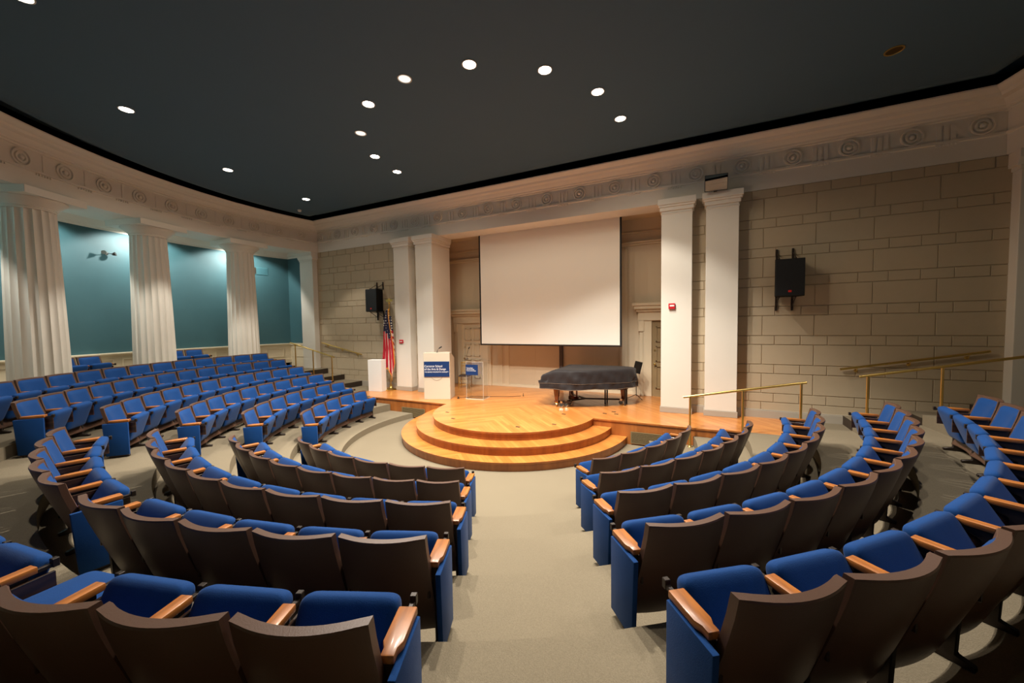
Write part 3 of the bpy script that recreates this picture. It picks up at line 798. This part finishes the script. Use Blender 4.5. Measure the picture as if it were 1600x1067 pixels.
def piano_build():
    t = thing('grand_piano', 'grand piano under a fitted charcoal cover on the stage', 'piano', (.5, .62, STAGE))
    # plan of the case, keyboard end at the left, bent side towards the seats
    out = [(0, .0), (.30, -.02), (.62, .0), (.9, .03), (1.18, .13), (1.42, .29), (1.64, .45), (1.86, .60), (2.06, .75), (2.22, .93), (2.32, 1.14), (2.33, 1.36), (2.20, 1.52), (1.9, 1.58), (1.0, 1.58), (.3, 1.58), (0, 1.56), (-.02, .8)]
    n = len(out); N = 120; pts = []
    for k in range(N):
        s = k/N*n; i = int(s); f = s-i
        p0, p1, p2, p3 = (Vector(out[(i+q-1) % n]) for q in range(4))
        pts.append(.5*((2*p1)+(-p0+p2)*f+(2*p0-5*p1+4*p2-p3)*f*f+(-p0+3*p1-3*p2+p3)*f**3))
    c = Vector((1.05, .85))
    def lev(k, zf, sc, wr=0):
        p = c+(pts[k]-c)*sc
        z = zf
        if p.x < .38 and zf > .75: z = zf-(.38-p.x)*.42        # slope over the keyboard lid
        w = 1.5*wr*(sin(k*.55+zf*11)+.8*sin(k*.27+zf*19)+.5*sin(k*1.1-zf*14))
        d = (pts[k]-c).normalized()
        return (p.x+d.x*w, p.y+d.y*w, z)
    L = [(.50, 1.035, .012), (.53, 1.035, .012), (.62, 1.03, .014), (.72, 1.022, .015), (.82, 1.015, .012), (.90, 1.008, .008), (.965, 1.0, .004), (1.0, .985, .002), (1.02, .955, 0), (1.028, .8, 0), (1.03, .5, 0), (1.03, .2, 0)]
    b = MB(); vs = [lev(k, z+(.012*sin(k*.21+1) if j < 2 else 0), s, w) for j, (z, s, w) in enumerate(L) for k in range(N)]
    b.add(vs, [(j*N+k, j*N+(k+1) % N, (j+1)*N+(k+1) % N, (j+1)*N+k) for j in range(len(L)-1) for k in range(N)]+[tuple((len(L)-1)*N+k for k in range(N))])
    cv = b.obj('cover', M['cover'], t, smooth=60)
    for zz, r in ((.665, .0035), (.51, .006)):
        b = MB(); q = [lev(k, zz+(.012*sin(k*.21+1) if zz < .6 else 0), 1.036, .013) for k in range(N)]; b.tube(q+[q[0]], r, 6); b.obj('seam', M['piping'], cv)
    b = MB(); b.prism([tuple(c+(p-c)*.94) for p in pts], .56, .85); b.obj('case', M['mahog'], t)
    for x, y in ((.41, .17), (.45, 1.42), (2.0, 1.22)):
        b = MB()
        for z0, z1, w0, w1 in ((.17, .48, .042, .072), (.48, .58, .085, .09), (.13, .17, .058, .058)):
            b.add([(x-w0, y-w0, z0), (x+w0, y-w0, z0), (x+w0, y+w0, z0), (x-w0, y+w0, z0), (x-w1, y-w1, z1), (x+w1, y-w1, z1), (x+w1, y+w1, z1), (x-w1, y+w1, z1)],
                  [(0, 3, 2, 1), (4, 5, 6, 7), (0, 1, 5, 4), (1, 2, 6, 5), (2, 3, 7, 6), (3, 0, 4, 7)])
        lg = b.obj('leg', M['mahog'], t, bev=(.006, 1))
        b = MB(); b.tube([(x-.02, y, .055), (x+.02, y, .055)], .05, 16); b.box(x-.035, x+.035, y-.03, y+.03, .09, .135); b.obj('caster', M['brass'], lg)
    b = MB()
    hub = (1.0, .95)
    for x, y in ((.41, .17), (.45, 1.42), (2.0, 1.22)): b.box(0, 1, -.02, .02, .10, .14, X=Matrix.Translation((hub[0], hub[1], 0)) @ Matrix.Rotation(atan2(y-hub[1], x-hub[0]), 4, 'Z') @ Matrix.Diagonal((sqrt((x-hub[0])**2+(y-hub[1])**2), 1, 1, 1)))
    b.box(.50, .80, .18, .24, .12, .16); tr = b.obj('truck_frame', M['steel'], t)
    for x, y in ((.56, .12), (.66, .22), (.72, .36), (1.98, 1.05)):
        b = MB(); b.lathe([(.001, -.022), (.055, -.022), (.065, -.012), (.065, .012), (.055, .022), (.001, .022)], 20, X=Matrix.Translation((x, y, .066)) @ Matrix.Rotation(radians(72), 4, 'X'), caps=False); b.box(x-.03, x+.03, y-.03, y+.03, .115, .17)
        b.obj('truck_wheel', M['chrome'], tr, smooth=40)
    b = MB()
    for x in (.62, .72, .82): b.box(x-.012, x+.012, .76, .84, .09, .11)
    b.box(.58, .62, .74, .78, .1, .56); b.box(.78, .82, .74, .78, .1, .56); b.box(.56, .84, .74, .84, .1, .2); b.obj('pedal_lyre', M['mahog'], t)
piano_build()

def bench_build():
    t = thing('piano_bench', 'small black bench standing under the piano tail', 'bench', (2.02, 1.55, STAGE))
    b = MB(); b.box(0, .62, 0, .34, .43, .49); b.obj('seat', M['vinyl'], t, bev=(.012, 2))
    for x in (.02, .56):
        for y in (.02, .28):
            b = MB(); b.box(x, x+.035, y, y+.035, 0, .43); b.obj('leg', M['black'], t)
bench_build()

def stand_build():
    t = thing('music_stand', 'black music stand beside the piano tail', 'music stand', (2.74, 2.70, STAGE), -1.05)
    b = MB(); b.tube([(0, 0, .08), (0, 0, .82)], .012, 10); b.obj('pole', M['black'], t, smooth=50)
    b = MB(); b.box(-.26, .26, -.012, .0, 0, .34, X=Matrix.Translation((.02, 0, .78)) @ Matrix.Rotation(radians(-14), 4, 'X')); b.box(-.26, .26, -.07, 0, -.01, .0, X=Matrix.Translation((.02, 0, .78)) @ Matrix.Rotation(radians(-14), 4, 'X')); b.obj('desk', M['black'], t)
    for k in range(3):
        a = 2*pi*k/3+.3
        b = MB(); b.tube([(0, 0, .13), (.14*cos(a), .14*sin(a), .06), (.26*cos(a), .26*sin(a), .012)], .009, 8); b.obj('foot', M['black'], t)
stand_build()

def gold_chair_build():
    t = thing('ballroom_chair', 'gold ballroom chair with dark seat behind the pale lectern', 'chair', (-3.15, 2.45, STAGE), .35)
    b = MB(); b.box(-.20, .20, -.20, .20, .43, .475); b.obj('seat', M['vinyl'], t, bev=(.015, 2))
    for x in (-.19, .19):
        b = MB(); b.tube([(x, .20, 0), (x, .19, .45), (x*.95, .24, .92)], .015, 10); b.obj('leg', M['gold'], t, smooth=50)
        b = MB(); b.tube([(x, -.19, 0), (x*.95, -.18, .43)], .016, 10); b.obj('leg', M['gold'], t, smooth=50)
    b = MB(); b.tube([(-.18, .238, .90), (.18, .238, .90)], .013, 8); b.tube([(-.18, .225, .78), (.18, .225, .78)], .009, 8); b.tube([(-.185, .20, .58), (.185, .20, .58)], .009, 8)
    for k in range(5): b.tube([(-.12+.06*k, .20, .58), (-.12+.06*k, .238, .90)], .008, 8)
    b.obj('backrest', M['gold'], t, smooth=50)
    b = MB()
    for z in (.14, .28):
        b.tube([(-.19, .195, z), (.19, .195, z)], .008, 8); b.tube([(-.185, -.187, z), (.185, -.187, z)], .008, 8)
        for x in (-.188, .188): b.tube([(x, .195, z), (x, -.187, z)], .008, 8)
    b.obj('stretcher', M['gold'], t, smooth=50)
gold_chair_build()

def alarm(x, z, y, label, w=.075, h=.07):
    t = thing('fire_alarm', label, 'alarm', (x, y, z))
    b = MB(); b.box(-w, w, -.06, 0, -h, h); b.obj('housing', M['red'], t, bev=(.008, 2))
    b = MB(); b.box(-w*.6, w*.75, -.068, -.058, -.012, .028); b.obj('strobe', M['white_plastic'], t, bev=(.004, 1))
alarm(3.79, 3.20, 1.19, 'red fire alarm strobe box on the right inner pillar')
t = thing('fire_alarm_pull', 'small red alarm pull box on the left outer pillar', 'alarm', (-4.93, 1.19, 2.26))
b = MB(); b.box(-.085, .085, -.035, 0, -.06, .06); b.obj('housing', M['red'], t, bev=(.006, 2)); b = MB(); b.box(-.06, .06, -.042, -.033, -.012, .012); b.obj('handle', M['white_plastic'], t)

t = thing('tilted_mirror', 'tilted framed mirror on the capital of the outer right pillar', 'mirror', (4.72, 1.0, 5.80), .10)
X = Matrix.Rotation(radians(6.1), 4, 'X')
b = MB(); b.box(-.235, .235, .004, .03, 0, .36, X=X); b.obj('frame', M['black'], t); b = MB(); b.box(-.225, .225, 0, .006, .01, .35, X=X); b.obj('mirror_pane', M['mirror'], t)
b = MB(); b.box(-.03, .03, .03, .16, 0, .05); b.obj('mount', M['steel'], t)

# cable on the stage floor, two small floor sockets, wall vent, emergency light, smoke detector
b = MB(); b.tube([(-2.42, .86, STAGE+.008), (-2.25, .80, STAGE+.008), (-1.9, 1.18, STAGE+.008), (-1.4, 1.32, STAGE+.008), (-.9, 1.55, STAGE+.008), (-.62, 1.75, STAGE+.008)], .007, 8)
tag(b.obj('microphone_cable', M['cord'], smooth=50), 'thin brown cable lying on the stage behind the acrylic lectern', 'cable')
b = MB(); b.lathe([(.04, 0), (.04, .01), (.015, .02), (.012, .06)], 12, (-2.27, .70, STAGE)); tag(b.obj('floor_connector', M['black']), 'small dark connector on the stage floor at the pale lectern', 'connector')
b = MB(); b.lathe([(.02, 0), (.02, .01), (.008, .02), (.008, .09)], 12, (-.56, 1.80, STAGE)); tag(b.obj('floor_connector', M['black']), 'small dark connector standing mid stage at the cable end', 'connector')

a = radians(-96.7); zc = Vector((-sin(a), cos(a), 0)); X = Matrix((Vector((0, 0, 1)).cross(zc), Vector((0, 0, 1)), zc)).transposed().to_4x4(); X.translation = Vector((11.69*sin(a), YC-11.69*cos(a), 5.11))
b = MB(); b.box(-.32, .32, -.15, .15, 0, .015, X=X)
for i in range(12): b.box(-.29, .29, -.13+.0215*i, -.118+.0215*i, .015, .022, X=X)
b.box(-.30, -.12, -.13, .13, .02, .024, 1, X=X)
tag(b.obj('wall_vent', [simple('teal_vent_paint', srgb(70, 118, 128), .5), M['ventblack']]), 'teal air vent high on the gallery wall near the corner', 'vent')

a = radians(-74.2); c = Vector((11.62*sin(a), YC-11.62*cos(a), 5.05)); tdir = Vector((cos(a), sin(a), 0)); zin = Vector((-sin(a), cos(a), 0))
t = thing('emergency_light', 'twin head emergency light on the teal gallery wall', 'light', c, a); t.scale = (.68, .68, .68)
b = MB(); b.lathe([(.07, 0), (.07, .03), (.03, .05)], 16, X=Matrix.Translation((0, -.07, 0)) @ Matrix.Rotation(radians(-90), 4, 'X')); b.obj('mount', M['chrome'], t)
for s in (-1, 1):
    b = MB(); X = Matrix.Translation((s*.17, .08, -.01)) @ Matrix.Rotation(radians(-70), 4, 'X') @ Matrix.Rotation(radians(s*35), 4, 'Y')
    b.lathe([(.03, -.05), (.055, -.02), (.085, .07), (.075, .07)], 18, X=X); b.tube([(0, 0, 0), (s*.17, .05, 0)], .015, 8); b.obj('lamp_head', M['steel'] if s < 0 else M['chrome'], t, smooth=50)

b = MB(); b.lathe([(.065, 0), (.065, -.03), (.045, -.06), (.001, -.065)], 20, (-8.3, -.07, CEIL)); tag(b.obj('smoke_detector', M['white_plastic'], smooth=40), 'small white smoke detector on the dark ceiling corner', 'detector')

# ------------------------------------------------------------------ ceiling downlights and spot lamps
def spot(loc, target, watt, size, blend, col, rad=.06):
    l = bpy.data.lights.new('spot', 'SPOT'); l.energy = watt; l.spot_size = radians(size); l.spot_blend = blend; l.color = col; l.shadow_soft_size = rad
    o = bpy.data.objects.new('spot_lamp', l); COL.objects.link(o); o.location = loc
    d = Vector(target)-Vector(loc); o.rotation_euler = d.to_track_quat('-Z', 'Y').to_euler(); return o
WARM = (1, .84, .64); NEUT = (1, .94, .84); COOL = (.86, .97, 1.0)
# angle, state, power share, cone, aim point
RING = [(-89.0, 'on', .35, 86, .3), (-69.9, 'on', .75, 84, .2), (-47.7, 'dim', .3, 80, .3), (-24.0, 'on', 1.4, 124, .6), (-1.8, 'dim', .5, 90, .4),
        (21.3, 'on', 1.4, 124, .6), (45.5, 'on', 1.4, 122, .55), (68.5, 'on', .72, 97, .28), (90.7, 'on', .68, 98, .28)]
OUTER = [(-26.9, 'on', .6, 84), (-49.1, 'on', .12, 82), (-71.8, 'on', 1.5, 94), (-92, 'on', .6, 84), (90.1, 'off', 0, 0), (71.8, 'on', .75, 84), (49.1, 'on', .4, 84)]  # lit pair on the right is added, unseen, to brighten the floor there
def downlight(R, deg, state, label):
    x, y, _ = pol(R, deg); t = thing('ceiling_downlight', label, 'ceiling light', (x, y, CEIL), 0, 'recessed downlights in the dark ceiling')
    b = MB(); b.lathe([(.098, .0), (.12, -.002), (.12, -.010), (.103, -.012), (.098, 0)], 28, caps=False); b.obj('trim_ring', M['trimring'] if state != 'off' else M['brass'], t)
    b = MB(); b.lathe([(.001, -.006), (.098, -.006), (.098, -.002), (.001, -.002)], 28, caps=False); b.obj('lamp', {'on': M['lamp_on'], 'dim': M['lamp_dim'], 'off': M['lamp_off']}[state], t)
    return x, y
RINGW = 880; OUTW = 560; GALW = 230; SPILL = .06
for i, (d, s, k, cone, bl) in enumerate(RING):
    x, y = downlight(2.92, d, s, '%s recessed downlight, %s along the inner ring from the left end' % ({'on': 'lit', 'dim': 'dimmed'}[s], ORD[i]))
    spot((x, y, CEIL-.03), (x, y, 0), RINGW*k, cone, bl, NEUT)
    spot((x, y, CEIL-.03), (x, y, 0), RINGW*k*SPILL*(2.2 if 2 < i < 7 else 1), 158, .2, WARM)
for i, (d, s, k, cone) in enumerate(OUTER):
    x, y = downlight(7.05, d, s, ('lit recessed downlight, %s of the outer arc on the left' % ORD[i]) if s == 'on' and d < 0 else 'added unseen downlight of the outer arc above the right seats, %s from the stage wall' % ORD[i-4] if s == 'on' else 'unlit brass downlight alone at the upper right of the ceiling')
    if s == 'on':
        spot((x, y, CEIL-.03), (x, y, 0), OUTW*k, cone, .25, NEUT)
        spot((x, y, CEIL-.03), (x, y, 0), OUTW*k*SPILL, 158, .2, WARM)
for i, deg in enumerate((-45.5, -60.06, -74.55, -89.46)):
    dg = deg-(5, 4.4, 3.9, 3.0)[i]; p = pol(10.95, dg, 5.56); q = pol(11.72, dg, 4.5)
    if i:
        t = thing('gallery_spotlight', 'small white spotlight fixture behind the %s column' % ('', 'leftmost', 'middle', 'far')[i], 'light', pol(10.95, dg, 5.94), radians(dg))
        b = MB(); b.box(-.16, .16, -.07, .07, -.34, -.18); b.box(-.02, .02, -.02, .02, -.18, 0); b.obj('housing', M['white'], t, bev=(.006, 2)); b = MB(); b.box(-.13, .13, -.05, .05, -.348, -.338); b.obj('lamp', M['lamp_cool'], t)
    spot(p, q, GALW, 152, .25, (1, .96, .88), .05)

w = bpy.data.worlds.new('world'); SC.world = w; w.use_nodes = True
w.node_tree.nodes['Background'].inputs[0].default_value = (.9, .75, .6, 1); w.node_tree.nodes['Background'].inputs[1].default_value = 0.0
SC.view_settings.view_transform = 'Standard'; SC.view_settings.look = 'None'; SC.view_settings.gamma = 1; SC.view_settings.exposure = 0.0
SC.view_settings.use_curve_mapping = False
